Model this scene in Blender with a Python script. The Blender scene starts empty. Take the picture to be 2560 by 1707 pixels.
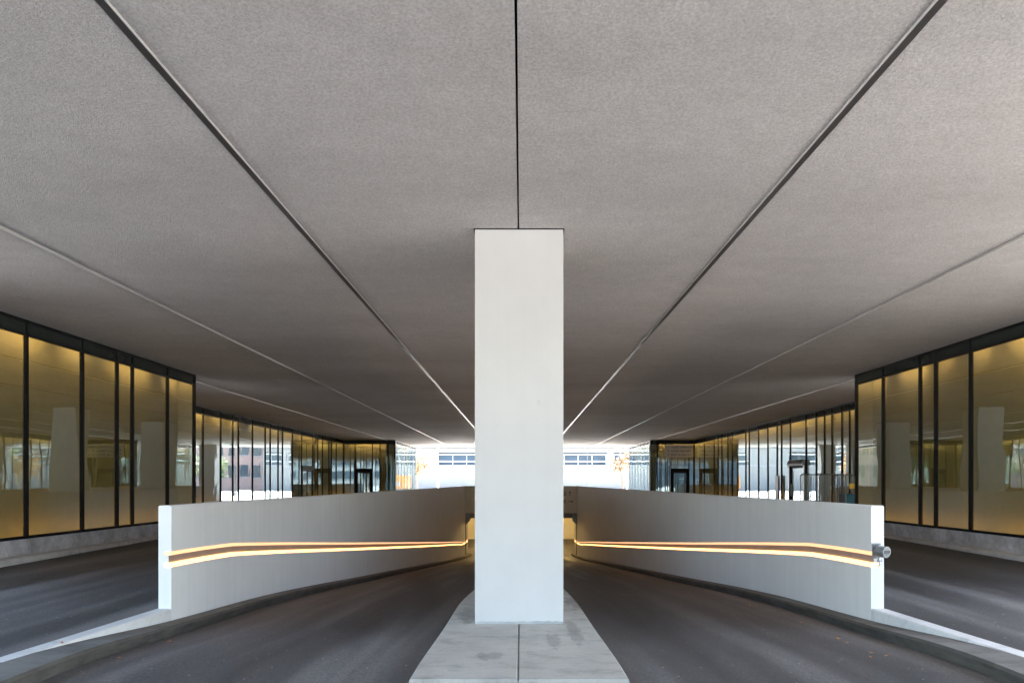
import bpy, math, random
from mathutils import Vector, Matrix
random.seed(7)
R = math.radians
SC = bpy.context.scene
COL = SC.collection

# ---------------------------------------------------------------- camera, sky, sun, exposure
cam_d = bpy.data.cameras.new('camera')
cam = bpy.data.objects.new('camera', cam_d); COL.objects.link(cam)
cam.location = (0, 0, 1.5); cam.rotation_euler = (R(90), 0, 0)
cam_d.lens = 24; cam_d.sensor_width = 36
cam_d.shift_x = -23 / 2560; cam_d.shift_y = 349.5 / 2560
cam_d.clip_start = 0.05; cam_d.clip_end = 3000
SC.camera = cam

SUN_EL, SUN_ROT = 50, 66
world = bpy.data.worlds.new('World'); SC.world = world; world.use_nodes = True
wn = world.node_tree.nodes; wl = world.node_tree.links
sky = wn.new('ShaderNodeTexSky'); sky.sky_type = 'NISHITA'; sky.sun_disc = False
sky.sun_elevation = R(SUN_EL); sky.sun_rotation = R(SUN_ROT); sky.altitude = 50
sky.air_density = 1.0; sky.dust_density = 1.4; sky.ozone_density = 0.9
wn['Background'].inputs['Strength'].default_value = 0.10
wl.new(sky.outputs[0], wn['Background'].inputs['Color'])
sv = Vector((math.sin(R(SUN_ROT)) * math.cos(R(SUN_EL)), math.cos(R(SUN_ROT)) * math.cos(R(SUN_EL)), math.sin(R(SUN_EL))))
sl = bpy.data.lights.new('sun', 'SUN'); sl.energy = 5.0; sl.angle = R(0.5); sl.color = (1, 0.95, 0.88)
sun = bpy.data.objects.new('sun', sl); COL.objects.link(sun)
sun.rotation_euler = sv.to_track_quat('Z', 'Y').to_euler()

SC.view_settings.view_transform = 'Standard'; SC.view_settings.look = 'None'
SC.view_settings.gamma = 1; SC.view_settings.use_curve_mapping = False
SC.view_settings.exposure = 4.1
cy = SC.cycles
cy.use_denoising = True; cy.denoising_prefilter = 'ACCURATE'; cy.max_bounces = 14; cy.diffuse_bounces = 8; cy.glossy_bounces = 6
cy.transparent_max_bounces = 16; cy.sample_clamp_indirect = 12; cy.caustics_reflective = False
cy.caustics_refractive = False

# ---------------------------------------------------------------- materials
def newmat(name):
    m = bpy.data.materials.new(name); m.use_nodes = True
    return m, m.node_tree.nodes, m.node_tree.links, m.node_tree.nodes['Principled BSDF']
def N(n, t, **kw):
    x = n.new('ShaderNode' + t)
    for k, v in kw.items(): setattr(x, k, v)
    return x
def pos(n, l, scale=(1, 1, 1)):
    g = N(n, 'NewGeometry'); mp = N(n, 'Mapping'); mp.inputs['Scale'].default_value = scale
    l.new(g.outputs['Position'], mp.inputs['Vector']); return mp.outputs['Vector']
def noise(n, l, scale, vec, detail=4, rough=0.55):
    t = N(n, 'TexNoise'); t.inputs['Scale'].default_value = scale; t.inputs['Detail'].default_value = detail
    t.inputs['Roughness'].default_value = rough; l.new(vec, t.inputs['Vector']); return t.outputs['Fac']
def ramp(n, l, fac, stops):
    r = N(n, 'ValToRGB'); e = r.color_ramp.elements
    while len(e) < len(stops): e.new(0.5)
    for i, (p, c) in enumerate(stops):
        e[i].position = p; e[i].color = (*c, 1) if len(c) == 3 else c
    l.new(fac, r.inputs['Fac']); return r.outputs['Color']
def mix(n, l, fac, a, b, mode='MIX'):
    m = N(n, 'Mix', data_type='RGBA', blend_type=mode)
    for sock, v in ((m.inputs[0], fac), (m.inputs[6], a), (m.inputs[7], b)):
        if isinstance(v, (int, float)): sock.default_value = v
        elif isinstance(v, tuple): sock.default_value = (*v, 1)
        else: l.new(v, sock)
    return m.outputs[2]
def bump(n, l, h, strength, dist, bs):
    b = N(n, 'Bump'); b.inputs['Strength'].default_value = strength; b.inputs['Distance'].default_value = dist
    l.new(h, b.inputs['Height']); l.new(b.outputs['Normal'], bs.inputs['Normal']); return b
def g3(v): return (v, v, v)
def plain(name, col, rough=0.6, metal=0.0, var=0.08, scale=6, spec=0.5):
    m, n, l, b = newmat(name)
    f = noise(n, l, scale, pos(n, l))
    c0 = tuple(c * (1 - var) for c in col); c1 = tuple(min(1, c * (1 + var)) for c in col)
    l.new(ramp(n, l, f, [(0.3, c0), (0.7, c1)]), b.inputs['Base Color'])
    b.inputs['Roughness'].default_value = rough; b.inputs['Metallic'].default_value = metal
    b.inputs['Specular IOR Level'].default_value = spec
    return m
def emis(name, col, strength):
    m, n, l, b = newmat(name)
    b.inputs['Base Color'].default_value = (*col, 1)
    b.inputs['Emission Color'].default_value = (*col, 1); b.inputs['Emission Strength'].default_value = strength
    return m

def m_stucco():
    m, n, l, b = newmat('stucco'); p = pos(n, l)
    big = noise(n, l, 0.45, pos(n, l, (0.35, 1, 1)), 6, 0.6)
    mid = noise(n, l, 5, p, 5, 0.6); fine = noise(n, l, 48, p, 4, 0.75); grit = noise(n, l, 120, p, 2)
    c = ramp(n, l, big, [(0.3, (0.60, 0.575, 0.56)), (0.7, (0.75, 0.72, 0.705))])
    c = mix(n, l, 0.55, c, ramp(n, l, mid, [(0.3, g3(0.84)), (0.7, g3(1.0))]), 'MULTIPLY')
    c = mix(n, l, 0.75, c, ramp(n, l, fine, [(0.36, g3(0.62)), (0.62, g3(1.0))]), 'MULTIPLY')
    l.new(c, b.inputs['Base Color']); b.inputs['Roughness'].default_value = 0.95
    b.inputs['Specular IOR Level'].default_value = 0.15
    h = N(n, 'Math', operation='ADD'); l.new(fine, h.inputs[0]); l.new(grit, h.inputs[1])
    bump(n, l, h.outputs[0], 0.9, 0.012, b)
    return m
def m_paint(name, col, dirt=0.5):
    m, n, l, b = newmat(name); p = pos(n, l)
    streak = noise(n, l, 1.0, pos(n, l, (9, 9, 0.35)), 5, 0.6)
    blot = noise(n, l, 1.1, p, 6, 0.65); spot = noise(n, l, 16, pos(n, l, (1, 1, 0.55)), 3, 0.5)
    c = ramp(n, l, blot, [(0.3, tuple(v * 0.93 for v in col)), (0.7, col)])
    c = mix(n, l, dirt, c, ramp(n, l, streak, [(0.32, g3(0.86)), (0.6, g3(1))]), 'MULTIPLY')
    c = mix(n, l, min(1, dirt * 1.3), c, ramp(n, l, spot, [(0.2, g3(0.45)), (0.27, g3(1))]), 'MULTIPLY')
    l.new(c, b.inputs['Base Color']); b.inputs['Roughness'].default_value = 0.55
    b.inputs['Specular IOR Level'].default_value = 0.3
    bump(n, l, noise(n, l, 30, p, 4), 0.25, 0.004, b)
    return m
def m_asphalt():
    m, n, l, b = newmat('asphalt'); p = pos(n, l)
    track = noise(n, l, 1.0, pos(n, l, (1.5, 0.07, 0.0)), 3, 0.5)
    patch = noise(n, l, 0.9, pos(n, l, (1, 0.4, 1)), 6, 0.65)
    grit = noise(n, l, 50, p, 5, 0.9); wear = noise(n, l, 6, pos(n, l, (1, 0.25, 1)), 6, 0.7)
    c = ramp(n, l, track, [(0.38, (0.065, 0.064, 0.066)), (0.5, (0.115, 0.109, 0.107)), (0.62, (0.22, 0.206, 0.198))])
    c = mix(n, l, 0.7, c, ramp(n, l, patch, [(0.3, g3(0.72)), (0.7, g3(1.0))]), 'MULTIPLY')
    c = mix(n, l, 0.35, c, ramp(n, l, wear, [(0.35, g3(0.7)), (0.7, g3(1.0))]), 'MULTIPLY')
    c = mix(n, l, 0.9, c, ramp(n, l, grit, [(0.4, g3(0.45)), (0.56, g3(0.95)), (0.66, g3(1.35))]), 'MULTIPLY')
    v = N(n, 'TexVoronoi'); v.inputs['Scale'].default_value = 7; l.new(p, v.inputs['Vector'])
    c = mix(n, l, ramp(n, l, v.outputs['Distance'], [(0.05, g3(1)), (0.075, g3(0))]), c, (0.35, 0.34, 0.32))
    l.new(c, b.inputs['Base Color'])
    l.new(ramp(n, l, track, [(0.35, g3(0.52)), (0.6, g3(0.8))]), b.inputs['Roughness'])
    bump(n, l, grit, 0.8, 0.008, b)
    return m
def m_concrete(name, a, c2, stain=0.5, dark_sides=False):
    m, n, l, b = newmat(name); p = pos(n, l)
    big = noise(n, l, 1.3, p, 7, 0.65); st = noise(n, l, 2.6, pos(n, l, (1, 1.8, 1)), 6, 0.7)
    fine = noise(n, l, 60, p, 3, 0.6); brush = noise(n, l, 1, pos(n, l, (5, 90, 1)), 3, 0.6)
    c = ramp(n, l, big, [(0.3, a), (0.7, c2)])
    c = mix(n, l, stain, c, ramp(n, l, st, [(0.32, g3(0.55)), (0.5, g3(1))]), 'MULTIPLY')
    c = mix(n, l, 0.4, c, ramp(n, l, fine, [(0.3, g3(0.7)), (0.7, g3(1))]), 'MULTIPLY')
    c = mix(n, l, 0.3, c, ramp(n, l, brush, [(0.3, g3(0.8)), (0.7, g3(1))]), 'MULTIPLY')
    if dark_sides:      # darker mottled colour on upright faces, none on level tops
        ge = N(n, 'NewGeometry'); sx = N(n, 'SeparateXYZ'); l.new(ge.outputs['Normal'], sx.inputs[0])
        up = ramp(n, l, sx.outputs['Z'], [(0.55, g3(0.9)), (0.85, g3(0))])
        side_col = ramp(n, l, noise(n, l, 2.2, pos(n, l, (1, 1, 5)), 5, 0.7), [(0.3, (0.015, 0.014, 0.012)), (0.7, (0.075, 0.068, 0.058))])
        c = mix(n, l, up, c, side_col)
    l.new(c, b.inputs['Base Color']); b.inputs['Roughness'].default_value = 0.85
    bump(n, l, fine, 0.5, 0.006, b)
    return m
def m_stone():
    m, n, l, b = newmat('grey_stone'); p = pos(n, l)
    w = noise(n, l, 2.2, p, 8, 0.7); f = noise(n, l, 14, p, 6, 0.7)
    c = ramp(n, l, w, [(0.32, (0.36, 0.35, 0.37)), (0.5, (0.6, 0.59, 0.61)), (0.66, (0.8, 0.79, 0.82))])
    c = mix(n, l, 0.6, c, ramp(n, l, f, [(0.35, g3(0.7)), (0.65, g3(1))]), 'MULTIPLY')
    l.new(c, b.inputs['Base Color']); b.inputs['Roughness'].default_value = 0.6
    return m
def m_glass(name, tint, ior, refl=(0.92, 0.97, 1.0), wob=0.0016):
    m, n, l, b = newmat(name); n.remove(b)
    out = n['Material Output']; p = pos(n, l, (1, 1, 0.3))
    lw = N(n, 'LayerWeight'); lw.inputs['Blend'].default_value = 0.5
    pw = N(n, 'Math', operation='POWER'); l.new(lw.outputs['Facing'], pw.inputs[0]); pw.inputs[1].default_value = 2.3
    f = N(n, 'MapRange'); l.new(pw.outputs[0], f.inputs['Value']); f.inputs['To Min'].default_value = ior; f.inputs['To Max'].default_value = 1.0
    t = N(n, 'BsdfTransparent'); t.inputs['Color'].default_value = (*tint, 1)
    g = N(n, 'BsdfGlossy'); g.inputs['Color'].default_value = (*refl, 1); g.inputs['Roughness'].default_value = 0.012
    bp = N(n, 'Bump'); bp.inputs['Strength'].default_value = 1; bp.inputs['Distance'].default_value = wob
    l.new(noise(n, l, 2.1, p, 1.5, 0.5), bp.inputs['Height']); l.new(bp.outputs['Normal'], g.inputs['Normal'])
    x = N(n, 'MixShader'); l.new(f.outputs[0], x.inputs[0]); l.new(t.outputs[0], x.inputs[1]); l.new(g.outputs[0], x.inputs[2])
    l.new(x.outputs[0], out.inputs['Surface'])
    return m
def m_leaf(name, cols):
    m, n, l, b = newmat(name)
    o = N(n, 'NewGeometry')
    l.new(ramp(n, l, o.outputs['Random Per Island'], [(i / max(1, len(cols) - 1), c) for i, c in enumerate(cols)]), b.inputs['Base Color'])
    b.inputs['Roughness'].default_value = 0.6
    return m

def island_stains(m):
    n, l = m.node_tree.nodes, m.node_tree.links; b = n['Principled BSDF']
    src = b.inputs['Base Color'].links[0].from_socket; c = src
    for cx, cyy, sx_, sy_ in ((0.30, 6.35, 0.10, 0.5), (0.52, 6.7, 0.09, 0.75), (-0.55, 7.6, 0.25, 0.6), (-0.28, 5.75, 0.16, 0.18), (0.75, 8.4, 0.3, 0.8)):
        g = N(n, 'NewGeometry'); mp = N(n, 'Mapping'); mp.inputs['Location'].default_value = (-cx / sx_, -cyy / sy_, 0)
        mp.inputs['Scale'].default_value = (1 / sx_, 1 / sy_, 0); l.new(g.outputs['Position'], mp.inputs['Vector'])
        ln = N(n, 'VectorMath', operation='LENGTH'); l.new(mp.outputs['Vector'], ln.inputs[0])
        nz = noise(n, l, 7, pos(n, l, (1, 0.5, 1)), 7, 0.75)
        ma = N(n, 'Math', operation='MULTIPLY_ADD'); l.new(nz, ma.inputs[0]); ma.inputs[1].default_value = -2.6; l.new(ln.outputs['Value'], ma.inputs[2])
        f = ramp(n, l, ma.outputs[0], [(0.0, g3(0.38)), (0.12, g3(0.0))])
        ad = N(n, 'Math', operation='ADD'); l.new(ma.outputs[0], ad.inputs[0]); ad.inputs[1].default_value = 0.75
        f = ramp(n, l, ad.outputs[0], [(0.05, g3(0.4)), (0.22, g3(0.0))])
        c = mix(n, l, f, c, (0.16, 0.15, 0.14))
    l.new(c, b.inputs['Base Color'])

M = dict(
    stucco=m_stucco(), asphalt=m_asphalt(), stone=m_stone(),
    white=m_paint('white_paint', (0.58, 0.58, 0.57), 0.12),
    rampwall=m_paint('painted_concrete', (0.8, 0.8, 0.795), 0.35),
    stub=m_concrete('whitewashed_concrete', (0.62, 0.62, 0.61), (0.76, 0.76, 0.75), 0.4),
    island=m_concrete('island_concrete', (0.42, 0.40, 0.36), (0.54, 0.52, 0.47), 0.6),
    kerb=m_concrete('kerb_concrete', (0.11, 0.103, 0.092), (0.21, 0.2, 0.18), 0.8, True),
    palekerb=m_concrete('pale_kerb_concrete', (0.6, 0.59, 0.57), (0.8, 0.79, 0.77), 0.6),
    plaza=m_concrete('plaza_paving', (0.24, 0.23, 0.215), (0.30, 0.29, 0.275), 0.2),
    street=m_concrete('street_surface', (0.55, 0.53, 0.49), (0.63, 0.61, 0.57), 0.2),
    header=m_paint('header_concrete', (0.78, 0.75, 0.64), 0.3),
    frame=plain('black_frame', (0.006, 0.006, 0.008), 0.6, 0.0, spec=0.2),
    strip=plain('dark_strip', (0.06, 0.056, 0.056), 0.35, 0.0, 0.15),
    lip=plain('pale_lip', (0.8, 0.79, 0.77), 0.3, 0.4, 0.05),
    spandrel=None, cream=plain('cavity_lining', (0.32, 0.33, 0.28), 0.9),
    dark=plain('dark_void', (0.004, 0.004, 0.004), 0.9),
    steel=plain('brushed_steel', (0.5, 0.5, 0.5), 0.3, 1.0, 0.15, 20),
    galv=plain('galvanised_steel', (0.24, 0.26, 0.27), 0.45, 0.6, 0.15, 30),
    chrome=plain('chrome_wire', (0.22, 0.22, 0.21), 0.35, 0.8),
    greysteel=plain('grey_steel', (0.22, 0.22, 0.22), 0.5, 0.3),
    rubber=plain('rubber', (0.02, 0.02, 0.02), 0.8),
    text=plain('dark_lettering', (0.05, 0.05, 0.05), 0.6),
    sign=plain('sign_grey', (0.70, 0.70, 0.69), 0.5, 0, 0.05),
    facade=m_paint('facade_render', (0.23, 0.22, 0.205), 0.2),
    facadeside=m_paint('pale_facade', (0.27, 0.27, 0.27), 0.2),
    brick=None, winglass=None,
    yellow=plain('yellow_paint', (0.75, 0.42, 0.03), 0.5), orange=plain('orange_paint', (0.35, 0.11, 0.012), 0.5),
    ochre=plain('ochre_wall', (0.55, 0.40, 0.16), 0.8),
    bark=plain('bark', (0.12, 0.08, 0.05), 0.9, 0, 0.3, 12),
    paintedpole=plain('pale_pole', (0.6, 0.6, 0.6), 0.4), darkpole=plain('dark_pole', (0.05, 0.05, 0.05), 0.5),
    joint=plain('joint_filler', (0.14, 0.08, 0.05), 0.9, 0, 0.3),
    grout=m_concrete('grout', (0.3, 0.32, 0.32), (0.5, 0.52, 0.52), 0.4),
    teal=plain('teal_plastic', (0.02, 0.12, 0.14), 0.4),
    grey=plain('grey_plate', (0.2, 0.195, 0.19), 0.6), whitecap=plain('white_cap', (0.75, 0.75, 0.75), 0.4),
    glass=m_glass('coated_glass', (0.80, 0.76, 0.50), 0.27, refl=(0.80, 0.95, 1.0)),
    doorglass=m_glass('door_glass', (0.75, 0.85, 0.8), 0.12),
    amberhot=emis('amber_lens_lower', (1.0, 0.48, 0.15), 0.28),
    ambersoft=emis('amber_lens_upper', (1.0, 0.52, 0.27), 0.075),
    tube=emis('warm_tube', (1.0, 0.62, 0.26), 2.4),
    tubelow=emis('warm_tube_low', (1.0, 0.55, 0.20), 0.8),
    tunnel_lamp=emis('tunnel_lamp', (1.0, 0.66, 0.25), 8.0),
    leaf_dry=m_leaf('dry_leaf', [(0.35, 0.14, 0.05), (0.5, 0.26, 0.1)]),
    leaf_gold=m_leaf('golden_foliage', [(0.14, 0.055, 0.012), (0.2, 0.10, 0.03), (0.17, 0.12, 0.05)]),
    leaf_green=m_leaf('green_foliage', [(0.04, 0.09, 0.02), (0.10, 0.17, 0.03), (0.2, 0.25, 0.04)]),
)
island_stains(M['island'])
M['spandrel'] = plain('spandrel_glass', (0.028, 0.036, 0.034), 0.12, 0, 0.1)
M['brick'] = plain('tan_brick', (0.36, 0.235, 0.2), 0.9, 0, 0.12, 1.5)
M['winglass'] = plain('window_glass', (0.035, 0.055, 0.075), 0.1, 0, 0.3, 0.3)

# ---------------------------------------------------------------- object helpers
def tag(o, label=None, cat=None, group=None, kind=None):
    if label: o['label'] = label
    if cat: o['category'] = cat
    if group: o['group'] = group
    if kind: o['kind'] = kind
    return o
def empty(name, loc=(0, 0, 0), rz=0.0):
    o = bpy.data.objects.new(name, None); COL.objects.link(o)
    o.location = loc; o.rotation_euler = (0, 0, rz); o.empty_display_size = 0.2
    return o
def link(name, me, mat, parent=None):
    o = bpy.data.objects.new(name, me); COL.objects.link(o)
    if mat: me.materials.append(mat)
    if parent: o.parent = parent
    return o
class MB:
    def __init__(s, fn=None): s.v = []; s.f = []; s.fn = fn
    def add(s, pts, faces):
        k = len(s.v)
        for p in pts: s.v.append(tuple(s.fn(*p)) if s.fn else tuple(p))
        s.f += [tuple(k + i for i in f) for f in faces]; return s
    def box(s, x0, x1, y0, y1, z0, z1):
        P = [(x0, y0, z0), (x1, y0, z0), (x1, y1, z0), (x0, y1, z0), (x0, y0, z1), (x1, y0, z1), (x1, y1, z1), (x0, y1, z1)]
        return s.add(P, [(0, 3, 2, 1), (4, 5, 6, 7), (0, 1, 5, 4), (1, 2, 6, 5), (2, 3, 7, 6), (3, 0, 4, 7)])
    def loft(s, rings, cap=True):
        n = len(rings[0]); k = len(s.v)
        for r in rings: s.add(r, [])
        for i in range(len(rings) - 1):
            for j in range(n):
                a, b2 = k + i * n + j, k + i * n + (j + 1) % n
                s.f.append((a, b2, b2 + n, a + n))
        if cap:
            s.f.append(tuple(k + j for j in range(n))[::-1]); e = k + (len(rings) - 1) * n
            s.f.append(tuple(e + j for j in range(n)))
        return s
    def tube(s, pts, r, seg=8):
        pts = [Vector(p) for p in pts]; rings = []
        rr = r if isinstance(r, (list, tuple)) else [r] * len(pts)
        for i, p in enumerate(pts):
            d = (pts[min(i + 1, len(pts) - 1)] - pts[max(i - 1, 0)]).normalized()
            a = d.cross(Vector((0, 0, 1)) if abs(d.z) < 0.9 else Vector((1, 0, 0))).normalized(); b = d.cross(a)
            rings.append([tuple(p + (a * math.cos(t) + b * math.sin(t)) * rr[i]) for t in [2 * math.pi * q / seg for q in range(seg)]])
        return s.loft(rings)
    def build(s, name, mat, parent=None, bevel=0, smooth=False):
        me = bpy.data.meshes.new(name); me.from_pydata(s.v, [], s.f); me.update()
        if smooth:
            for p in me.polygons: p.use_smooth = True
        o = link(name, me, mat, parent)
        import bmesh
        bm = bmesh.new(); bm.from_mesh(me); bmesh.ops.recalc_face_normals(bm, faces=bm.faces); bm.to_mesh(me); bm.free()
        if bevel:
            md = o.modifiers.new('bevel', 'BEVEL'); md.width = bevel; md.segments = 2; md.limit_method = 'ANGLE'
        return o
def tree_copy(o, parent=None):
    c = o.copy(); COL.objects.link(c); c.parent = parent
    for ch in list(o.children): tree_copy(ch, c)
    return c
def lettering(name, body, size, loc, rot, mat, parent, align='LEFT', extr=0.003, bold=0.0):
    cu = bpy.data.curves.new(name, 'FONT'); cu.body = body; cu.size = size; cu.extrude = extr; cu.offset = bold; cu.align_x = align
    t = bpy.data.objects.new(name + '_tmp', cu); COL.objects.link(t)
    dg = bpy.context.evaluated_depsgraph_get(); me = bpy.data.meshes.new_from_object(t.evaluated_get(dg))
    bpy.data.objects.remove(t); me.materials.clear()
    o = link(name, me, mat, parent); o.location = loc; o.rotation_euler = rot
    return o

def hermite(tab):
    n = len(tab)
    sl = [0] * n
    for i in range(n):
        if 0 < i < n - 1:
            a = (tab[i][1] - tab[i - 1][1]) / (tab[i][0] - tab[i - 1][0]); b = (tab[i + 1][1] - tab[i][1]) / (tab[i + 1][0] - tab[i][0])
            sl[i] = 0 if a * b <= 0 else 2 * a * b / (a + b)
    def f(x):
        if x <= tab[0][0]: return tab[0][1]
        if x >= tab[-1][0]: return tab[-1][1]
        for i in range(n - 1):
            if x <= tab[i + 1][0]:
                h = tab[i + 1][0] - tab[i][0]; t = (x - tab[i][0]) / h
                return ((2 * t**3 - 3 * t * t + 1) * tab[i][1] + (t**3 - 2 * t * t + t) * h * sl[i]
                        + (-2 * t**3 + 3 * t * t) * tab[i + 1][1] + (t**3 - t * t) * h * sl[i + 1])
    return f

# ---------------------------------------------------------------- dimensions
CEIL, EYE = 4.13, 1.5
Y0, Y1 = -6.5, 52.2                      # canopy from behind the viewer to the street
XA = {-1: 8.05, 1: 8.25}; XB = {-1: 11.3, 1: 11.0}
YA, YB = 16.85, 43.5
def L(y): return 3.92 - 0.0203 * (y - 7.65)       # inner face of the ramp walls
WT = 0.145
lane = hermite([(3, 0.02), (5.2, 0.008), (7.65, -0.165), (10.1, -0.31), (15.9, -0.82), (27, -1.82), (37, -2.69), (41, -2.93), (44, -2.95)])
HEAD = 39.7
def outer(x, y):
    t = min(1, max(0, (abs(x) - 4.05) / 3.7)); return 0.07 + t * (0.15 + 0.010 * min(8, max(0, y - 10)))
groove_lo = hermite([(5, 0.56), (7.65, 0.542), (9.2, 0.498), (9.5, 0.475), (15.9, -0.093), (36, -1.84), (39.2, -2.10), (41.5, -2.12)])

# ---------------------------------------------------------------- ground, roads, kerbs
m = MB()
ys = [2.6 + i * 0.35 for i in range(200) if 2.6 + i * 0.35 < 60]
for side in (-1, 1):
    pass
def lane_half(y): return L(max(y, 5.2)) + 0.05
rows = [[(x * lane_half(y), y, lane(y)) for x in (-1, -0.5, 0, 0.5, 1)] for y in ys]
k = MB()
for i, r in enumerate(rows):
    k.v += r
    if i:
        for j in range(4):
            a = (i - 1) * 5 + j; k.f.append((a, a + 1, a + 6, a + 5))
tag(k.build('ramp_road', M['asphalt'], smooth=True), kind='structure')
for side in (-1, 1):
    k = MB(); n = 0
    yy = [3.0 + i * 0.7 for i in range(72)]
    for y in yy:
        for t in (0, 0.25, 0.5, 0.75, 1):
            x0 = (L(max(y, 5.2)) + WT * 0.5) if y < HEAD + 2 else 0.0
            if y > HEAD + 1.5: x0 = 0.0
            x = x0 + t * (XA[side] + 3.6 - x0)
            k.v.append((side * x, y, outer(x, y) * min(1, (y - 2.9) / 1.4) if y < 40 else 0.07))
        if n:
            for j in range(4):
                a = (n - 1) * 5 + j; k.f.append((a, a + 1, a + 6, a + 5))
        n += 1
    tag(k.build('outer_road', M['asphalt']), kind='structure')
tag(MB().box(-400, 400, -400, 3.1, -0.3, -0.004).build('plaza', M['plaza']), kind='structure')
tag(MB().box(-400, 400, 52.1, 500, -0.3, 0.06).build('street', M['street']), kind='structure')
tag(MB().box(-400, -12, 3.1, 52.1, -0.3, -0.008).build('ground', M['plaza']), kind='structure')
tag(MB().box(12, 400, 3.1, 52.1, -0.3, -0.008).build('ground', M['plaza']), kind='structure')

# kerbs beside the lanes
for side in (-1, 1):
    rings = []
    for i in range(120):
        y = 2.6 + i * 0.33
        if y > 41.5: break
        zt = lane(y) + 0.108
        xo = L(y) + 0.01
        w = 0.22 + (0.16 * ((7.65 - y) / 2.5) if y < 7.65 else 0)
        if y < 5.2: xo = L(5.2) + 0.35
        xi = L(y) - w
        rings.append([(side * xi, y, zt - 0.5), (side * xi, y, zt - 0.025), (side * (xi + 0.02), y, zt), (side * xo, y, zt), (side * xo, y, zt - 0.5)])
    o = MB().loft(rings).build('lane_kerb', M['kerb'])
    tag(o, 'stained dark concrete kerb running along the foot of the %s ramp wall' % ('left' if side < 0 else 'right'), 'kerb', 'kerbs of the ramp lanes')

# centre island
il = [(5.05, -0.83, 0.80), (7.1, -0.78, 0.735), (8.24, -0.757, 0.694), (9.4, -0.655, 0.61), (10.2, -0.56, 0.53), (11, -0.52, 0.5), (38.5, -0.52, 0.5)]
hl = hermite([(a, b) for a, b, c in il]); hr = hermite([(a, c) for a, b, c in il])
top = hermite([(5.05, 0.04), (7.1, 0.02), (9.4, 0.015), (10.6, -0.12), (12.5, lane(12.5) + 0.12), (20, lane(20) + 0.12), (38.5, lane(38.5) + 0.12)])
root = empty('traffic_island', (0, 5.05, 0)); tag(root, 'flat concrete island with a centre joint under the white column between the lanes', 'traffic island')
def isl(a0, a1, xa, xb, name):
    rings = []
    y = a0
    while True:
        e = 0.012
        A, B, t = xa(y), xb(y), top(y)
        rings.append([(A, y - 5.05, t - 0.7), (A, y - 5.05, t - e), (A + e, y - 5.05, t), (B - e, y - 5.05, t), (B, y - 5.05, t - e), (B, y - 5.05, t - 0.7)])
        if y >= a1: break
        y = min(a1, y + 0.4)
    MB().loft(rings).build(name, M['island'], root)
isl(5.05, 8.35, lambda y: hl(y), lambda y: -0.026, 'slab')
isl(5.05, 8.35, lambda y: -0.0205, lambda y: hr(y), 'slab')
isl(8.36, 38.5, lambda y: hl(y), lambda y: hr(y), 'slab')
MB().box(-0.026, -0.0205, 0.01, 3.29, -0.3, 0.015).build('joint', M['joint'], root)

# ---------------------------------------------------------------- ramp walls with the lit groove
def section(side, y, lo):
    x = L(y); t = CH = 0.012; top_ = EYE - 0.27; zb = lane(y) - 0.4; gd = 0.08
    P = [(x, zb), (x, lo), (x + gd, lo), (x + gd, lo + 0.174), (x, lo + 0.174), (x, top_ - CH), (x + CH, top_), (x + WT - CH, top_), (x + WT, top_ - CH), (x + WT, zb)]
    return [(side * a, y, z) for a, z in P]
stations = [7.65, 7.9, 8.4, 8.9, 9.2, 9.5, 10] + [10 + 0.6 * i for i in range(1, 50)]
stations = [s for s in stations if s < HEAD] + [HEAD, 40.6, 41.4]
for side in (-1, 1):
    word = 'left' if side < 0 else 'right'
    root = empty('ramp_wall', (side * 4, 7.65, 0))
    tag(root, 'long pale painted concrete wall with a glowing amber groove on the %s side of the ramp' % word, 'wall', 'ramp walls')
    sh = lambda ring: [(a - side * 4, b - 7.65, c) for a, b, c in ring]
    MB().loft([sh(section(side, y, groove_lo(y))) for y in stations]).build('wall', M['rampwall'], root)
    # low stub running on towards the viewer
    rings = []
    for i in range(9):
        y = 5.0 + i * (7.648 - 5.0) / 8
        x = L(y) + 0.001; zt = 0.118 - (y - 5.0) * 0.0155
        if y < 5.3: zt = 0.113
        zb = -0.4; c = 0.012
        rings.append(sh([(side * x, y, zb), (side * x, y, zt - c), (side * (x + c), y, zt), (side * (x + WT + 0.01), y, zt), (side * (x + WT + 0.01), y, zb)]))
    MB().loft(rings).build('low_stub', M['stub'], root)
    sx = lambda y, a, b, z0, z1: sh([(side * (L(y) + a), y, z0), (side * (L(y) + b), y, z0), (side * (L(y) + b), y, z1), (side * (L(y) + a), y, z1)])
    g = groove_lo
    st2 = [7.646] + stations[1:]
    MB().loft([sx(y, 0.002, 0.077, g(y) + 0.002, g(y) + 0.046) for y in st2]).build('light_strip', M['amberhot'], root)
    MB().loft([sx(y, 0.002, 0.077, g(y) + 0.132, g(y) + 0.172) for y in st2]).build('light_strip', M['ambersoft'], root)
    MB().loft([sx(y, 0.029, 0.077, g(y) + 0.048, g(y) + 0.130) for y in stations]).build('grey_rail', M['grey'], root)
    MB().loft([sx(y, 0.029, 0.077, g(y) + 0.049, g(y) + 0.129) for y in (7.642, 7.649)]).build('end_cap', M['whitecap'], root)

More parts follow.
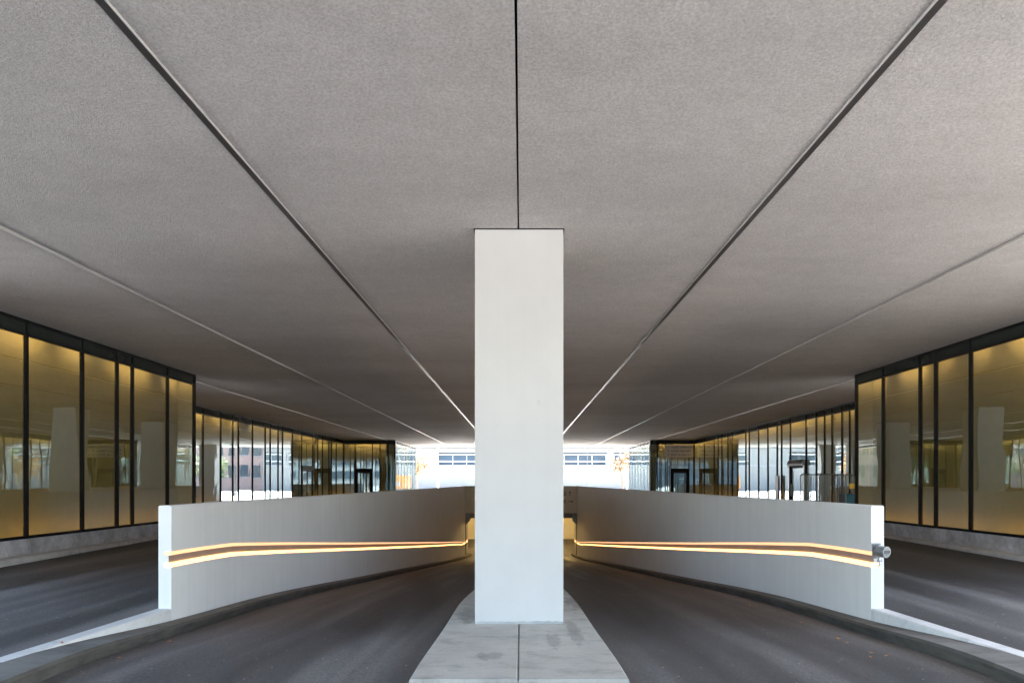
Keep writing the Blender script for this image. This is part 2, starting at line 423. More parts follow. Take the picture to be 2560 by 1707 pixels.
# header beam over the tunnel mouth, with door housing
root = empty('header_beam', (0, HEAD, 0)); tag(root, 'olive grey concrete beam with arrows over the tunnel mouth behind the column', 'beam')
hw = L(HEAD) + 0.0
MB().box(-hw + 0.002, hw - 0.002, 0.0, 0.5, -0.34, EYE - 0.265).build('beam', M['header'], root)
for body, z in (('AS', 0.68), ('ER', 0.23)):
    lettering('lettering', body, 0.32, (2.62, -0.004, z), (R(90), 0, 0), M['text'], root, 'RIGHT')
def arrow(mb, cx, cz, s, ang, y=-0.006, th=0.025):
    ca, sa = math.cos(ang), math.sin(ang)
    def q(ax, az, bx, bz):
        d = Vector((bx - ax, bz - az)).normalized() * th * 0.5; nx, nz = -d.y, d.x
        P = [(ax + nx, az + nz), (bx + nx, bz + nz), (bx - nx, bz - nz), (ax - nx, az - nz)]
        P = [(cx + (a * ca - b * sa) * s, cz + (a * sa + b * ca) * s) for a, b in [(p[0], p[1]) for p in P]]
        ring = [[(a, y, b) for a, b in P], [(a, y + 0.005, b) for a, b in P]]
        mb.loft(ring)
    th0 = th; q(-0.5, 0, 0.5, 0); q(0.5, 0, 0.2, 0.28); q(0.5, 0, 0.2, -0.28)
a = MB(); arrow(a, 2.84, 0.79, 0.26, R(90), th=0.12); a.build('arrow', M['text'], root)
a = MB(); arrow(a, 2.86, 0.34, 0.26, 0, th=0.12); a.build('arrow', M['text'], root)

root = empty('roller_door', (0, HEAD, -0.36)); tag(root, 'grey steel roller door housing tucked under the beam at the tunnel mouth', 'roller door')
MB().box(-hw + 0.02, hw - 0.02, 0.52, 0.9, -0.3, 0.0).build('housing', M['greysteel'], root)
MB().box(-hw + 0.02, hw - 0.02, 0.1, 0.5, -0.12, -0.005).build('soffit_rail', M['greysteel'], root)
for s in (-1, 1):
    r = [[(s * (hw - 0.28), y, -0.05), (s * (hw - 0.03), y, -0.05), (s * (hw - 0.03), y, -0.62), (s * (hw - 0.1), y, -0.62), (s * (hw - 0.28), y, -0.42)] for y in (0.06, 0.3)]
    MB().loft(r).build('bracket', M['galv'], root)
    MB().tube([(s * (hw - 0.16), 0.02, -0.05), (s * (hw - 0.16), 0.3, -0.05)], 0.06, 12).build('pulley', M['galv'], root)
    MB().box(s * (hw - 0.03), s * (hw + 0.03), 0.3, 0.5, -2.6, -0.2).build('guide_rail', M['frame'], root)

# tunnel beyond the header
root = empty('tunnel', (0, HEAD, -3)); tag(root, 'ochre walled tunnel seen lit below the beam at the foot of the ramp', 'tunnel')
MB().box(-9, 9, 13.5, 13.8, 0.0, 2.0).build('end_wall', M['header'], root)
MB().box(-9, 9, 13.4, 13.8, 2.0, 2.75).build('upper_band', M['ochre'], root)
MB().box(-9, 9, 0.52, 13.8, 2.75, 2.95).build('soffit', M['header'], root)
MB().box(-9, 9, 2.0, 13.8, -0.1, 0.02).build('floor', M['asphalt'], root)
for s in (-1, 1):
    MB().box(s * 8.8, s * 9, 1.7, 13.5, 0, 2.75).build('side_wall', M['ochre'], root)
    MB().box(s * (hw + 0.02), s * 9, 1.75, 1.95, 0, 2.75).build('return_wall', M['ochre'], root)
for s in (-1, 1):
    for y in (5, 10.5):
        o = MB().box(s * 2.4 - 0.7, s * 2.4 + 0.7, y - 0.08, y + 0.08, 2.66, 2.745).build('ceiling_lamp', M['tunnel_lamp'])
        o.location = (0, HEAD, -3)
        tag(o, 'warm batten lamp on the tunnel soffit', 'lamp', 'tunnel batten lamps')
tag(MB().box(-3.2, 3.2, 40.2, 52.1, -0.25, 0.055).build('upper_deck', M['asphalt']), kind='structure')

# ---------------------------------------------------------------- columns
def column(y, base, lab, w=0.92, xc=-0.022):
    root = empty('column', (xc, y, base)); tag(root, lab, 'column', 'white columns down the middle of the ramp')
    h = w / 2; H = CEIL - base
    MB().box(-h, h, 0, w, 0.022, H - 0.012).build('shaft', M['white'], root, bevel=0.006)
    MB().box(-h - 0.012, h + 0.012, 0.004, w + 0.012, H - 0.012, H + 0.03).build('gap_shade_collar', M['dark'], root)  # solid black collar; the gap's shade is put into its colour
    # uneven grout joint at the foot
    rings = []
    for i in range(25):
        x = -h + 0.002 + (w - 0.004) * i / 24; t = 0.022 + 0.012 * random.random()
        rings.append([(x, -0.003, 0.0), (x, w, 0.0), (x, w, 0.02), (x, -0.003, t)])
    MB().loft(rings).build('grout_joint', M['grout'], root)
column(7.1, 0.02, 'big white square column standing in the centre foreground')
column(24.0, top(24.0), 'white column on the ramp right behind the foreground one, seen mirrored in the near glass')
column(30.0, top(30.0), 'white column halfway down the ramp, second behind the foreground one')
column(44.4, 0.055, 'white column just past the tunnel beam, seen mirrored in the recessed glass')
column(49.2, 0.055, 'white column at the street edge of the ceiling, farthest from the viewer')

# ---------------------------------------------------------------- ceiling
root = empty('ceiling', (0, 0, CEIL)); tag(root, kind='structure')
gap = 0.008
MB().box(-9.4, -0.03 - gap, Y0, 12, 0, 0.25).box(-17, -0.03 - gap, 12.001, Y1, 0, 0.25).build('stucco_slab', M['stucco'], root)  # near part shaped narrow, out of view, so daylight enters at the sides
MB().box(-0.03 + gap, 9.4, Y0, 12, 0, 0.25).box(-0.03 + gap, 17, 12.001, Y1, 0, 0.25).build('stucco_slab', M['stucco'], root)
MB().box(-9.4, 9.4, Y0, 12, 0.254, 0.9).box(-17, 17, 12.001, Y1, 0.254, 0.9).build('roof_slab', M['dark'], root)
MB().box(-17.1, 17.1, Y1, Y1 + 0.12, -0.03, 0.95).build('fascia', M['white'], root)
MB().box(-9.5, 9.5, Y0 - 0.12, Y0, -0.03, 0.95).build('fascia', M['white'], root)
for s in (-1, 1):
    for X in (2.27, 5.37, 8.52, 11.6):
        ya, yb = (Y0 + 0.01, Y1 - 0.01) if X < 8 else ((YA + 0.1, YB - 0.02) if X < 9 else (0, 0))
        if yb <= ya: continue
        x0, x1 = sorted((s * X, s * (X + (0.06 if X < 3 else 0.028))))
        MB().box(x0, x1, ya, yb, -0.006, 0.0).build('rib_strip', M['strip'], root)  # dark grey strip along the rib, its own colour
        x0, x1 = sorted((s * (X - (0.008 if X < 3 else 0.018)), s * (X - 0.0)))
        MB().box(x0, x1, ya, yb, -0.014 if X < 3 else -0.03, 0.0).build('trim_lip', M['lip'], root)

# ---------------------------------------------------------------- glass walls
GB, GT = 0.59, 3.89       # glass bottom, transom
def glass_wall(p0, u, nrm, marks, label, group, doors=(), kerb=True, seed=1, base=0.0, fw=0.024, D=0.05, fmat='frame'):
    """p0 start, u direction along, nrm outward normal; marks = mullion positions along u"""
    rnd = random.Random(seed)
    root = empty('glass_wall', (p0[0], p0[1], 0)); tag(root, label, 'glass wall', group)
    fn = lambda s, d, z: (u[0] * s - nrm[0] * d, u[1] * s - nrm[1] * d, z)
    e0, e1 = marks[0], marks[-1]
    fr = MB(fn)
    isdoor = lambda a, b: next((d for d in doors if abs(d[0] - a) < 0.02 and abs(d[1] - b) < 0.02), None)
    for i, s in enumerate(marks):
        w = fw if 0 < i < len(marks) - 1 else 0.03
        fr.box(s - w, s + w, -0.007, D, GB - 0.02, CEIL - 0.001)
    for a, b in zip(marks, marks[1:]):
        c0, c1 = a + 0.0302, b - 0.0302
        fr.box(c0, c1, -0.004, D, CEIL - 0.05, CEIL - 0.002)
        fr.box(c0, c1, -0.004, D, GT - 0.02, GT + 0.02)
        if not isdoor(a, b): fr.box(c0, c1, -0.006, D, GB - 0.02, GB + 0.025)
    fr.build('frame', M[fmat], root)
    tubes = MB(fn); low = MB(fn)
    for a, b in zip(marks, marks[1:]):
        c0, c1 = a + fw, b - fw; d = isdoor(a, b)
        MB(fn).box(c0, c1, 0.012, 0.03, GT + 0.02, CEIL - 0.05).build('transom_panel', M['spandrel'], root)
        z0 = d[2] if d else GB + 0.025
        t1, t2 = rnd.uniform(-0.0022, 0.0022), rnd.uniform(-0.0015, 0.0015)
        sm, zm = (c0 + c1) / 2, 2.2
        P = [(s, 0.03 + t1 * (s - sm) + t2 * (z - zm), z) for s, z in ((c0, z0), (c1, z0), (c1, GT - 0.02), (c0, GT - 0.02))]
        MB(fn).loft([P, [(x, y + 0.0, z) for x, y, z in P]][:1], cap=False).add(P, [(0, 1, 2, 3)]).build('glass_panel', M['glass'], root)
        k = rnd.choice((0.45, 0.7, 0.9)); wd = c1 - c0
        if rnd.random() < 0.5: ta, tb = c1 - wd * k, c1 - 0.03
        else: ta, tb = c0 + 0.03, c0 + wd * k
        if rnd.random() < 0.25: ta, tb = c0 + 0.05, c1 - 0.05
        tubes.box(ta, tb, 0.13, 0.18, CEIL - 0.12, CEIL - 0.09)
        if not d: low.box(c0 + 0.05, c1 - 0.05, 0.13, 0.17, GB - 0.09, GB - 0.07)
        if d:
            dr = empty('door'); dr.parent = root
            q = MB(fn)
            q.box(c0, c0 + 0.09, -0.02, D, base, d[2] - 0.22); q.box(c1 - 0.09, c1, -0.02, D, base, d[2] - 0.22)
            q.box(c0, c1, -0.03, D, d[2] - 0.22, d[2] - 0.001)
            q.build('door_frame', M['frame'], dr)
            nl = d[3] if len(d) > 3 else 2
            w = (c1 - c0 - 0.18) / nl
            for j in range(nl):
                a0, a1 = c0 + 0.09 + j * w, c0 + 0.09 + (j + 1) * w
                lf = MB(fn); lf.box(a0 + .004, a0 + 0.06, 0.01, 0.05, base, d[2] - 0.225); lf.box(a1 - 0.06, a1 - .004, 0.01, 0.05, base, d[2] - 0.225)
                lf.box(a0 + 0.06, a1 - 0.06, 0.01, 0.05, base, base + 0.1); lf.box(a0 + 0.06, a1 - 0.06, 0.01, 0.05, d[2] - 0.3, d[2] - 0.225)
                lf.build('door_leaf', M['frame'], dr)
                MB(fn).box(a0 + 0.061, a1 - 0.061, 0.024, 0.034, base + 0.1, d[2] - 0.3).build('door_pane', M['doorglass'], dr)
                MB(fn).tube([(a1 - 0.1 if j == 0 else a0 + 0.1, -0.03, 0.9), (a1 - 0.1 if j == 0 else a0 + 0.1, -0.03, 1.4)], 0.012).build('handle', M['steel'], dr)
    tubes.build('upper_light', M['tube'], root); low.build('lower_light', M['tubelow'], root)
    bk = MB(fn)                                  # lining of the lit cavity
    bk.box(e0, e1, 0.42, 0.6, base - 0.1, CEIL - 0.001)
    bk.box(e0 + 0.03, e1 - 0.03, D + 0.002, 0.419, CEIL - 0.05, CEIL - 0.002); bk.box(e0 + 0.03, e1 - 0.03, D + 0.002, 0.419, GB - 0.16, GB - 0.12)
    bk.box(e0 - 0.0, e0 + 0.028, D + 0.001, 0.419, GB - 0.119, CEIL - 0.002); bk.box(e1 - 0.028, e1, D + 0.001, 0.419, GB - 0.119, CEIL - 0.002)
    bk.build('backing_wall', M['cream'], root)
    pl = MB(fn)
    for a, b in zip(marks, marks[1:]):
        if not isdoor(a, b): pl.box(a + 0.003, b - 0.003, -0.02, 0.085, base - 0.15, GB - 0.022)
    pl.build('plinth', M['stone'], root)
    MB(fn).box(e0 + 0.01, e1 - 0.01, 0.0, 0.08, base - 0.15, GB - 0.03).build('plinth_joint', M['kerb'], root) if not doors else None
    if kerb:
        rings = []
        n = int((e1 - e0) / 1.2)
        for i in range(n + 1):
            s = e0 + 0.02 + (e1 - e0 - 0.04) * i / n; t = 0.315
            rings.append([(s, -0.021, base - 0.1), (s, -0.021, t), (s, -0.27, t), (s, -0.295, t - 0.025), (s, -0.30, base - 0.1)])
        MB(fn).loft(rings).build('kerb', M['palekerb'], root)
    return root

near_L = [8.6, 9.6, 11.13, 12.55, 13.63, 14.17, 15.58, 16.85]  # near walls begin short, out of view, shaped to let in more daylight
near_R = [8.6, 9.9, 11.0, 12.56, 13.62, 14.15, 15.6, 16.85]
rec_L = [16.85, 18.3, 19.4, 20.0, 21.4, 22.85, 24.29, 25.72, 26.8, 27.34, 28.77, 30.2, 30.8, 31.8, 32.4, 33.8, 35.2, 37.1, 38.0, 38.9, 40.2, 40.7, 41.8, 43.5]
rec_R = [16.85, 18.1, 19.3, 20.4, 21.6, 22.9, 23.45, 24.2, 24.8, 25.5, 26.4, 27.95, 28.9, 29.4, 30.5, 31.7, 33.0, 33.5, 35.6, 36.4, 37.5, 38.2, 39.0, 41.1, 43.5]
ret_L = [8.05, 8.48, 9.0, 9.48, 10.58, 11.3]
ret_R = [8.25, 8.67, 9.19, 9.55, 10.69, 11.0]
end_m = [43.5, 44.7, 45.9, 47.1, 48.3, 49.5, 50.8, 52.15]
for side, near, rec, ret in ((-1, near_L, rec_L, ret_L), (1, near_R, rec_R, ret_R)):
    w = 'left' if side < 0 else 'right'; xa, xb = XA[side], XB[side]
    inw = (-side, 0)
    glass_wall((side * xa, near[0]), (0, 1), inw, [v - near[0] for v in near], 'near %s wall of tall amber glass panels on a grey stone plinth' % w, 'amber glass walls', seed=3 + side, base=0.1)
    glass_wall((side * xb, rec[0]), (0, 1), inw, [v - rec[0] for v in rec], 'long recessed %s wall of mirror-like amber glass above the ramp wall' % w, 'amber glass walls',
               doors=[(35.2 - rec[0], 37.1 - rec[0], 2.33)] if side < 0 else [(26.4 - rec[0], 27.95 - rec[0], 2.33, 1)], kerb=False, seed=11 + side, base=0.1, fw=0.015, D=0.035)
    dd = [(9.48 - ret[0], 10.58 - ret[0], 2.33, 1)] if side < 0 else [(9.55 - ret[0], 10.69 - ret[0], 2.33, 1)]
    if side > 0: glass_wall((xa, YB), (1, 0), (0, -1), [v - ret[0] for v in ret], 'narrow amber glass wall facing the viewer behind the hanging grey sign', 'amber glass walls', doors=dd, kerb=False, seed=21, base=0.1)
    else: glass_wall((-xa, YB), (-1, 0), (0, -1), [v - ret[0] for v in ret], 'narrow amber glass wall with a door facing the viewer at the far left', 'amber glass walls', doors=dd, kerb=False, seed=22, base=0.1)
    glass_wall((side * xa, 43.62), (0, 1), inw, [v - end_m[0] for v in end_m[:-1]] + [8.5], 'far %s glass wall reflecting the street at the end of the ceiling' % w, 'amber glass walls', kerb=False, seed=31 + side, base=0.05, fw=0.005, D=0.02, fmat='steel')
    if 0: glass_wall((side * (xa + 0.12), YA + 0.001), (side, 0), (0, 1), [0, 1.2, 2.0, xb - xa - 0.14], 'short %s glass return wall at the near end of the recess' % w, 'amber glass walls', kerb=False, seed=41 + side, base=0.1)  # left open, unseen, so daylight reaches the recess

# ---------------------------------------------------------------- sign, intercom, canopy door, roll cages
root = empty('direction_sign', (9.99, YB - 0.30, 3.03)); tag(root, 'grey direction sign with three lines of lettering high on the far right glass wall', 'sign')
MB().box(-0.89, 0.89, 0, 0.06, 0, 0.79).build('board', M['sign'], root, bevel=0.004)
for s in (-0.6, 0.6): MB().box(s - 0.02, s + 0.02, 0.061, 0.31, 0.35, 0.41).build('bracket', M['frame'], root)
for i, (ic, tx) in enumerate((('', 'GUEST DROP-OFF'), ('P', 'FOOD DELIVERY'), ('P', 'POST & PARCELS'))):
    z = 0.58 - i * 0.245
    wx = -0.5
    for word in tx.split(' '):
        lo = lettering('lettering', word, 0.17, (wx, -0.004, z), (R(90), 0, 0), M['text'], root)
        wx += max(v.co.x for v in lo.data.vertices) + 0.06
    if ic: lettering('symbol', ic, 0.17, (-0.72, -0.004, z), (R(90), 0, 0), M['text'], root)
    else:
        a = MB(); arrow(a, -0.66, z + 0.06, 0.14, R(45), th=0.14); a.build('arrow', M['text'], root)

o = MB().box(10.88, 10.95, 28.9, 29.25, 0.55, 1.75).build('intercom_panel', M['strip'], bevel=0.01)
tag(o, 'slim dark intercom panel on the recessed right glass wall', 'intercom')
root = empty('door_canopy', (10.98, 27.17, 2.12)); tag(root, 'small silver canopy over the door of the recessed right wall', 'canopy')
r = [[(0.0, y, 0.24), (-0.08, y, 0.2), (-0.12, y, 0.08), (-0.1, y, 0.0), (0, y, 0.0)] for y in (-0.76, 0.76)]
MB().loft(r).build('hood', M['galv'], root)
for y in (-0.74, 0.74): MB().box(-0.06, -0.01, y - 0.025, y + 0.025, -1.95, 0.0).build('post', M['steel'], root)

def roll_cage():
    root = empty('roll_cage'); W, Dp, H = 0.52, 0.62, 1.57
    MB().box(-W / 2, W / 2, 0, Dp, 0.17, 0.21).build('base', M['galv'], root)
    def panel(p0, u, w, name):
        k = MB(); P = lambda s, z: (p0[0] + u[0] * s, p0[1] + u[1] * s, z)
        k.tube([P(0, 0.2), P(0, H - 0.06), P(0.05, H), P(w - 0.05, H), P(w, H - 0.06), P(w, 0.2)], 0.018, 8)
        for i in range(1, int(w / 0.07)): k.tube([P(i * 0.07, 0.22), P(i * 0.07, H - 0.01)], 0.005, 4)
        for i in range(1, 19): k.tube([P(0.01, 0.22 + i * 0.07), P(w - 0.01, 0.22 + i * 0.07)], 0.005, 4)
        k.build(name, M['chrome'], root)
    panel((-W / 2, 0), (0, 1), Dp, 'side_panel'); panel((W / 2, 0), (0, 1), Dp, 'side_panel'); panel((-W / 2, Dp), (1, 0), W, 'back_panel')
    for x in (-1, 1):
        for y in (0.1, Dp - 0.1):
            f = MB().box(x * (W / 2 - 0.07) - 0.025, x * (W / 2 - 0.07) + 0.025, y - 0.02, y + 0.02, 0.07, 0.17).build('castor_fork', M['galv'], root)
            MB().tube([(x * (W / 2 - 0.07) - 0.015, y, 0.06), (x * (W / 2 - 0.07) + 0.015, y, 0.06)], 0.06, 14).build('castor_wheel', M['rubber'], f)
    return root
cage = roll_cage()
spots = [(8.82, 20.2, 5, 'empty wire roll cage standing left-most in the row by the right glass'),
         (9.42, 20.4, -4, 'middle wire roll cage in the row by the right glass'),
         (10.0, 20.5, 4, 'wire roll cage holding a teal bin at the right end of the row')]
for i, (x, y, a, lb) in enumerate(spots):
    c = cage if i == 0 else tree_copy(cage)
    c.location = (x, y, 0.14); c.rotation_euler = (0, 0, R(a)); tag(c, lb, 'roll cage', 'roll cages by the right glass wall')
root = empty('bin', (9.98, 20.8, 0.36)); tag(root, 'dark teal bin standing inside the right-hand roll cage', 'bin')
r = []
for z, s in ((0, 0.2), (0.7, 0.25), (0.74, 0.27), (0.76, 0.25)): r.append([(-s*.85, -s*.85, z), (s*.85, -s*.85, z), (s*.85, s*.85, z), (-s*.85, s*.85, z)])
MB().loft(r).build('tub', M['teal'], root, bevel=0.02)
o = MB().box(-0.11, 0.11, 0, 0.01, 0, 0.16).build('yellow_card', M['yellow']); o.location = (9.95, 20.46, 1.28)
tag(o, 'yellow card tied to the wire of the right-hand roll cage', 'card')

# ---------------------------------------------------------------- fire hose connection on the right wall end
root = empty('hose_connection', (4.0, 7.64, 0.735)); tag(root, 'grey capped fire hose connection bolted to the right ramp wall end', 'hose connection')
MB().box(-0.075, 0.02, -0.012, -0.001, -0.095, 0.075).build('wall_plate', M['galv'], root, bevel=0.003)
def cyl(mb, c, ax, L0, r0, r1=None, seg=28, prof=None):
    c = Vector(c); ax = Vector(ax).normalized()
    pr = prof or [(0, r0), (L0, r1 or r0)]
    mb.tube([c + ax * a for a, _ in pr], [b for _, b in pr], seg)
ax = Vector((0.42, -0.9, -0.06)).normalized(); c0 = Vector((-0.035, -0.012, -0.005))
b = MB(); cyl(b, c0, ax, 0, 0, prof=[(0, 0.05), (0.02, 0.058), (0.022, 0.064), (0.045, 0.064), (0.047, 0.057), (0.07, 0.057), (0.072, 0.066), (0.085, 0.066), (0.087, 0.055), (0.1, 0.055)])
b.build('body', M['galv'], root, smooth=False)
b = MB(); cyl(b, c0 + ax * 0.101, ax, 0, 0, prof=[(0, 0.06), (0.004, 0.064), (0.028, 0.064), (0.034, 0.060), (0.034, 0.053), (0.030, 0.052)])
cap = b.build('cap', M['galv'], root)
for a in (90, 270):
    p = c0 + ax * 0.04 + Vector((0, 0, math.sin(R(a)) * 0.068)); b = MB().tube([p - Vector((0, 0, 0.012)), p + Vector((0, 0, 0.012))], 0.012, 10); b.build('lug', M['galv'], root)
rot = ax.to_track_quat('Z', 'Y').to_euler()
mat_ = Matrix.Identity(4)
zax = ax; xax = Vector((0, 0, 1)).cross(zax).normalized(); yax = zax.cross(xax)
mrot = Matrix((xax, yax, zax)).transposed().to_euler()
t = lettering('lettering', 'STOP', 0.042, tuple(c0 + ax * 0.1345 - yax * 0.014), mrot, M['text'], cap, 'CENTER', 0.003, 0.0016)
vb = c0 + ax * 0.045 + Vector((0, 0, -0.075))
b = MB(); b.tube([vb, vb + Vector((0, 0, -0.05))], 0.011, 10); b.tube([vb + Vector((-0.02, 0, -0.03)), vb + Vector((0.02, 0, -0.03))], 0.014, 10)
b.tube([vb + Vector((0, 0, -0.05)), vb + Vector((0.0, 0.0, -0.085)), vb + Vector((-0.035, 0.0, -0.09))], 0.007, 8); b.build('drain_valve', M['steel'], root)
b = MB(); b.tube([c0 + ax * 0.03 + Vector((0.0, 0, -0.065)), Vector((-0.02, -0.02, -0.12)), Vector((-0.03, -0.005, -0.155))], 0.004, 6); b.build('chain', M['steel'], root)

# ---------------------------------------------------------------- fallen leaves
def leaf(x, y, s, lab):
    z = max(lane(y) + 0.004, 0)if False else lane(y) + 0.004
    on_kerb = abs(x) > L(max(y, 5.2)) - 0.2
    if on_kerb: z = lane(y) + 0.112
    o = MB(); n = 8
    pts = []
    for i in range(n):
        t = i / (n - 1); wv = math.sin(math.pi * min(1, t * 1.05)) * 0.32
        pts.append((t - 0.5, wv, 0.25 * (t - .5) ** 2 + 0.1)); 
    P = [(a * s, b * s, c * s) for a, b, c in pts] + [(a * s, -b * s, c * s * 1.3) for a, b, c in pts]
    o.add(P, [(i, i + 1, n + i + 1, n + i) for i in range(n - 1)])
    ob = o.build('fallen_leaf', M['leaf_dry']); ob.location = (x, y, z); ob.rotation_euler = (random.uniform(-.3, .3), random.uniform(-.3, .3), random.uniform(0, 6))
    tag(ob, lab, 'leaf', 'dry leaves fallen along the kerbs')
LV = [(3.36, 8.2), (3.3, 8.75), (3.32, 9.9), (3.38, 9.8), (3.2, 7.6), (3.25, 7.0), (3.2, 6.7), (3.12, 6.1), (3.02, 5.9), (3.18, 5.95)]
for x, y in LV: leaf(x, y, random.uniform(0.035, 0.055), 'small dry orange leaf on the right lane near its kerb')
leaf(-3.48, 6.75, 0.07, 'dry leaf on the left lane close under the dark kerb face')
leaf(-3.45, 5.85, 0.06, 'dry leaf in the left gutter nearest the viewer')
leaf(-3.98, 5.9, 0.08, 'brown leaf lying on top of the left kerb')

# ---------------------------------------------------------------- street beyond the ceiling
FY = 105.0
def office(x0, x1, label, runs, mat):
    root = empty('office_building', (x0, FY, 0)); tag(root, label, 'building', 'buildings across the street')
    W = MB(); h = 15; T = 0.6
    z = [0.05, 4.02, 5.98, 6.50, 6.64, h]
    W.box(0, x1 - x0, T, 16, 0.05, h)
    W.box(0, x1 - x0, 0, T - .002, 0.05, 4.02); W.box(0, x1 - x0, 0, T - .002, 5.98, 6.5); W.box(0, x1 - x0, 0, T - .002, 6.66, h)
    edges = [x0] + [e for r in runs for e in r] + [x1]
    for a, b in zip(edges[::2], edges[1::2]):
        if b > a + .01: W.box(a - x0, b - x0, 0.002, T - .002, 4.022, 5.978)
    W.build('wall', mat, root)
    sl = MB().box(0, x1 - x0, 0.35, T + .004, 6.502, 6.658); sl.build('dark_reveal', M['greysteel'], root)
    pj = MB()
    x = 2.2
    while x < x1 - x0: pj.box(x, x + 0.05, -0.006, 0.1, 0.06, 4.0); x += 5.4
    pj.box(0, x1 - x0, -0.005, 0.1, 2.86, 2.9); pj.build('panel_joint', M['greysteel'], root)
    lg = MB().box(-0, x1 - x0, -0.12, 0.1, 3.78, 4.0).build('ledge', M['facadeside'], root)
    for a, b in runs:
        a -= x0; b -= x0
        win = MB().box(a, b, 0.4, 0.45, 4.03, 5.97).build('window', M['winglass'], root)
        f = MB().box(a, b, 0.2, 0.395, 4.51, 4.68).box(a, b, 0.2, 0.395, 5.56, 5.74)
        x = a + 2.2
        while x < b: f.box(x, x + 0.07, 0.25, 0.38, 4.03, 4.508); f.box(x, x + .07, .25, .38, 4.682, 5.558); x += 2.15
        f.build('window_frame', M['white'], win)
    return root
office(-62, 17, 'long white office building with ribbon windows across the street', [(-60, -42), (-40.5, -19), (-12.8, 13.2), (14.2, 16.6)], M['facade'])
def blocky(name, x0, x1, y0, h, d, label, mat, cols, rows, face, z0=1.5):
    """face -1: windows on the side facing -y; +1: facing +y"""
    root = empty(name, ((x0 + x1) / 2, y0, 0)); tag(root, label, 'building', 'buildings across the street' if face < 0 else 'buildings behind the viewer')
    w = (x1 - x0); dy = d if face < 0 else -d
    MB().box(-w / 2, w / 2, 0, dy, 0, h).build('wall', mat, root)
    pw = w / cols; ph = (h - z0) / rows
    for r in range(rows):
        k = MB(); f = MB()
        for c in range(cols):
            a = -w / 2 + c * pw + pw * 0.16; b = a + pw * 0.68; zz = z0 + r * ph + ph * 0.2
            k.box(a, b, face * 0.03, -face * 0.1, zz, zz + ph * 0.55)
            f.box(a - 0.1, b + 0.1, face * 0.12, -face * 0.01, zz - 0.14, zz - 0.002)
        k.build('window_row', M['winglass'], root); f.build('sill', M['facadeside'], root)
    return root
blocky('apartment_block', 19, 52, 110, 26, 14, 'tan brick apartment block beyond the white offices to the right', M['brick'], 16, 7, -1)
blocky('apartment_block', -110, -66, 118, 22, 14, 'pale block of flats far off to the left of the offices', M['facadeside'], 14, 6, -1)
blocky('office_block', -60, -8, -80, 17, 14, 'glassy office block behind the viewer, left half', M['winglass'], 18, 5, 1)
blocky('office_block', 2, 55, -95, 22, 14, 'pale office block behind the viewer, right half', M['facadeside'], 14, 6, 1)

def tree(x, y, h, r, label, leafmat, group, nleaf=1600, squash=1.0, seed=1, ls=0.14, clear=0.42):
    rd = random.Random(seed)
    root = empty('street_tree', (x, y, 0.05)); tag(root, label, 'tree', group)
    t = MB(); z = h * clear
    t.tube([(0, 0, 0), (0.04, 0.02, z * 0.5), (0, 0, z), (0.05, 0, h * 0.8)], [0.12 * h / 6, 0.09 * h / 6, 0.07 * h / 6, 0.02], 8)
    tips = []
    for i in range(9):
        a = rd.uniform(0, 6.28); l = r * rd.uniform(0.55, 0.95); zz = z + rd.uniform(0, 0.5) * (h - z)
        e = (math.cos(a) * l, math.sin(a) * l, min(h * 0.95, zz + l * rd.uniform(0.4, 0.9)))
        t.tube([(0, 0, zz * 0.9), (e[0] * .5, e[1] * .5, zz + (e[2] - zz) * .6), e], [0.05 * h / 6, 0.035 * h / 6, 0.012], 6); tips.append(e)
    t.build('trunk', M['bark'], root)
    k = MB(); cl = tips + [(rd.uniform(-.6, .6) * r, rd.uniform(-.6, .6) * r, rd.uniform(z + .2, h)) for _ in range(12)]
    for i in range(nleaf):
        c = rd.choice(cl); q = r * 0.38
        p = Vector((c[0] + rd.gauss(0, q * .5), c[1] + rd.gauss(0, q * .5), c[2] + rd.gauss(0, q * .45)))
        n1 = Vector((rd.gauss(0, 1), rd.gauss(0, 1), rd.gauss(0, 1))).normalized(); n2 = n1.orthogonal().normalized() * ls * rd.uniform(.6, 1.3); n1 = n1 * ls * rd.uniform(.4, .9)
        k.add([tuple(p - n1), tuple(p + n2), tuple(p + n1), tuple(p - n2)], [(0, 1, 2, 3)])
    me = bpy.data.meshes.new('crown'); me.from_pydata(k.v, [], k.f); link('crown', me, leafmat, root)
    return root
tree(-10.1, 66, 4.3, 1.3, 'small golden street tree just past the far left glass wall', M['leaf_gold'], 'golden street trees', 420, seed=4)
tree(9.75, 66, 5.2, 1.0, 'taller golden street tree left of the far right glass wall', M['leaf_gold'], 'golden street trees', 420, seed=9)
for i, (x, y) in enumerate(((22, 100), (26, 101), (30, 100), (34, 101), (39, 100))):
    tree(x, y, 5.5, 1.4, 'small green tree before the tan brick block, number %s from the street corner' % ('one', 'two', 'three', 'four', 'five')[i], M['leaf_green'], 'green trees before the brick block', 700, seed=20 + i)
for i, (x, y) in enumerate(((-28, 84), (-34, 86), (-41, 84), (30, -42), (38, -45), (-32, -44))):
    tree(x, y, 9, 3.2, ('leafy green tree on the far left pavement, %s' % ('nearest the middle', 'between two others', 'outermost')[i]) if i < 3 else ('leafy green tree behind the viewer, %s' % ('inner right', 'outer right', 'left side')[i - 3]),
         M['leaf_green'], 'tall green street trees', 2600, seed=40 + i, ls=0.24)

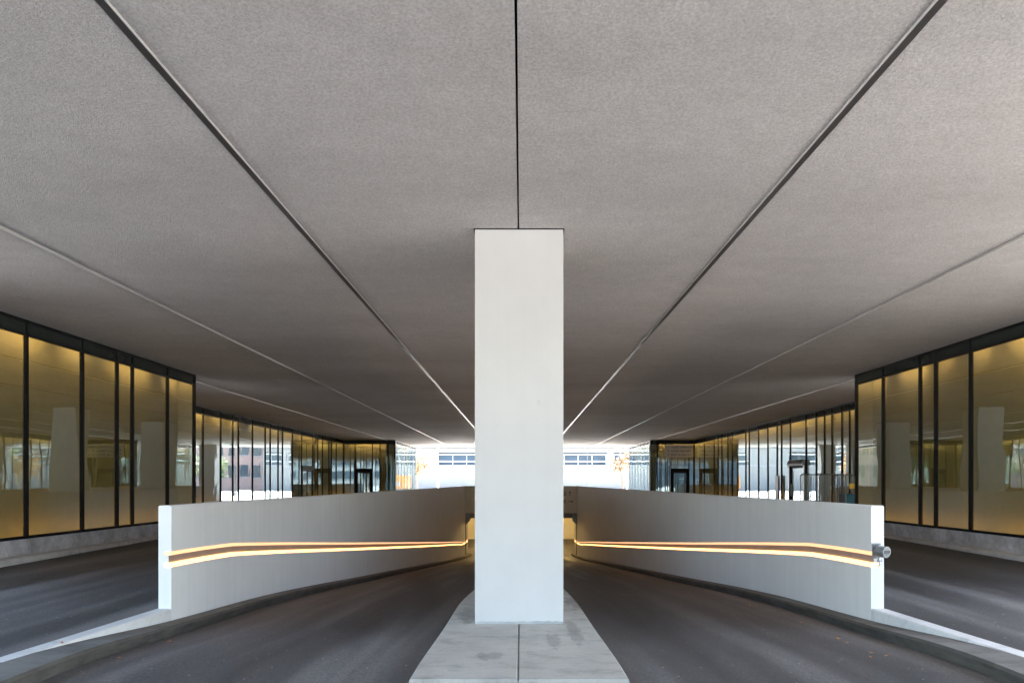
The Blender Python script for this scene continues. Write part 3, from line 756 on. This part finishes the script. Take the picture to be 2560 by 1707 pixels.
def pole(x, y, r, h, mat, label, arm=False):
    root = empty('lamp_post', (x, y, 0.06)); tag(root, label, 'lamp post', 'lamp posts along the street')
    MB().tube([(0, 0, 0), (0, 0, h)], [r, r * 0.7], 12).build('post', mat, root)
    MB().tube([(0, 0, 0), (0, 0, 0.35), (0, 0, 0.4)], [r * 2, r * 1.8, r * 1.1], 12).build('foot', mat, root)
    hd = MB(); hd.tube([(0, 0, h - 0.1), (0, -0.6, h + 0.15), (0, -1.6, h + 0.2)], [r * .6, r * .5, r * .5], 8); hd.build('arm', mat, root)
    MB().box(-0.14, 0.14, -2.2, -1.5, h + 0.12, h + 0.24).build('lamp_head', mat, root)
pole(6.77, 70, 0.045, 8, M['darkpole'], 'thin dark lamp post on the street right of the column')
pole(-8.55, 70, 0.09, 5.2, M['paintedpole'], 'pale lamp post on the street left of the column')
root = empty('street_sign', (9.9, 64, 0.06)); tag(root, 'small street sign on a short pale arm by the golden tree', 'street sign')
MB().tube([(0, 0, 0), (0, 0, 2.5)], 0.04, 8).build('post', M['paintedpole'], root)
MB().box(-0.5, 0, -0.02, 0.02, 2.28, 2.34).build('arm', M['paintedpole'], root); MB().box(-0.07, 0.07, -0.06, -0.041, 2.12, 2.42).build('plate', M['greysteel'], root)
MB().box(-0.54, -0.48, -0.05, 0.05, 2.1, 2.45).build('end_plate', M['greysteel'], root)

# orange works trailer in the street (seen mirrored in the far left glass)
root = empty('works_trailer', (-1.6, 80, 0.06)); tag(root, 'orange works trailer in the street, mirrored in the far left glass', 'trailer')
r = [[(-1.3, y, 0.6), (1.3, y, 0.6), (1.35, y, 1.9), (1.1, y, 2.15), (-1.1, y, 2.15), (-1.35, y, 1.9)] for y in (-2.2, 2.2)]
MB().loft(r).build('body', M['orange'], root, bevel=0.04)
MB().box(-0.9, 0.9, -2.23, -2.2, 0.9, 1.4).build('rear_panel', M['greysteel'], root)
MB().tube([(0, -2.2, 0.55), (0, -3.6, 0.5)], 0.05).build('drawbar', M['greysteel'], root)
for x in (-1.2, 1.2):
    for y in (-1.2, 1.2): MB().tube([(x - 0.12, y, 0.38), (x + 0.12, y, 0.38)], 0.37, 20).build('wheel', M['rubber'], root)
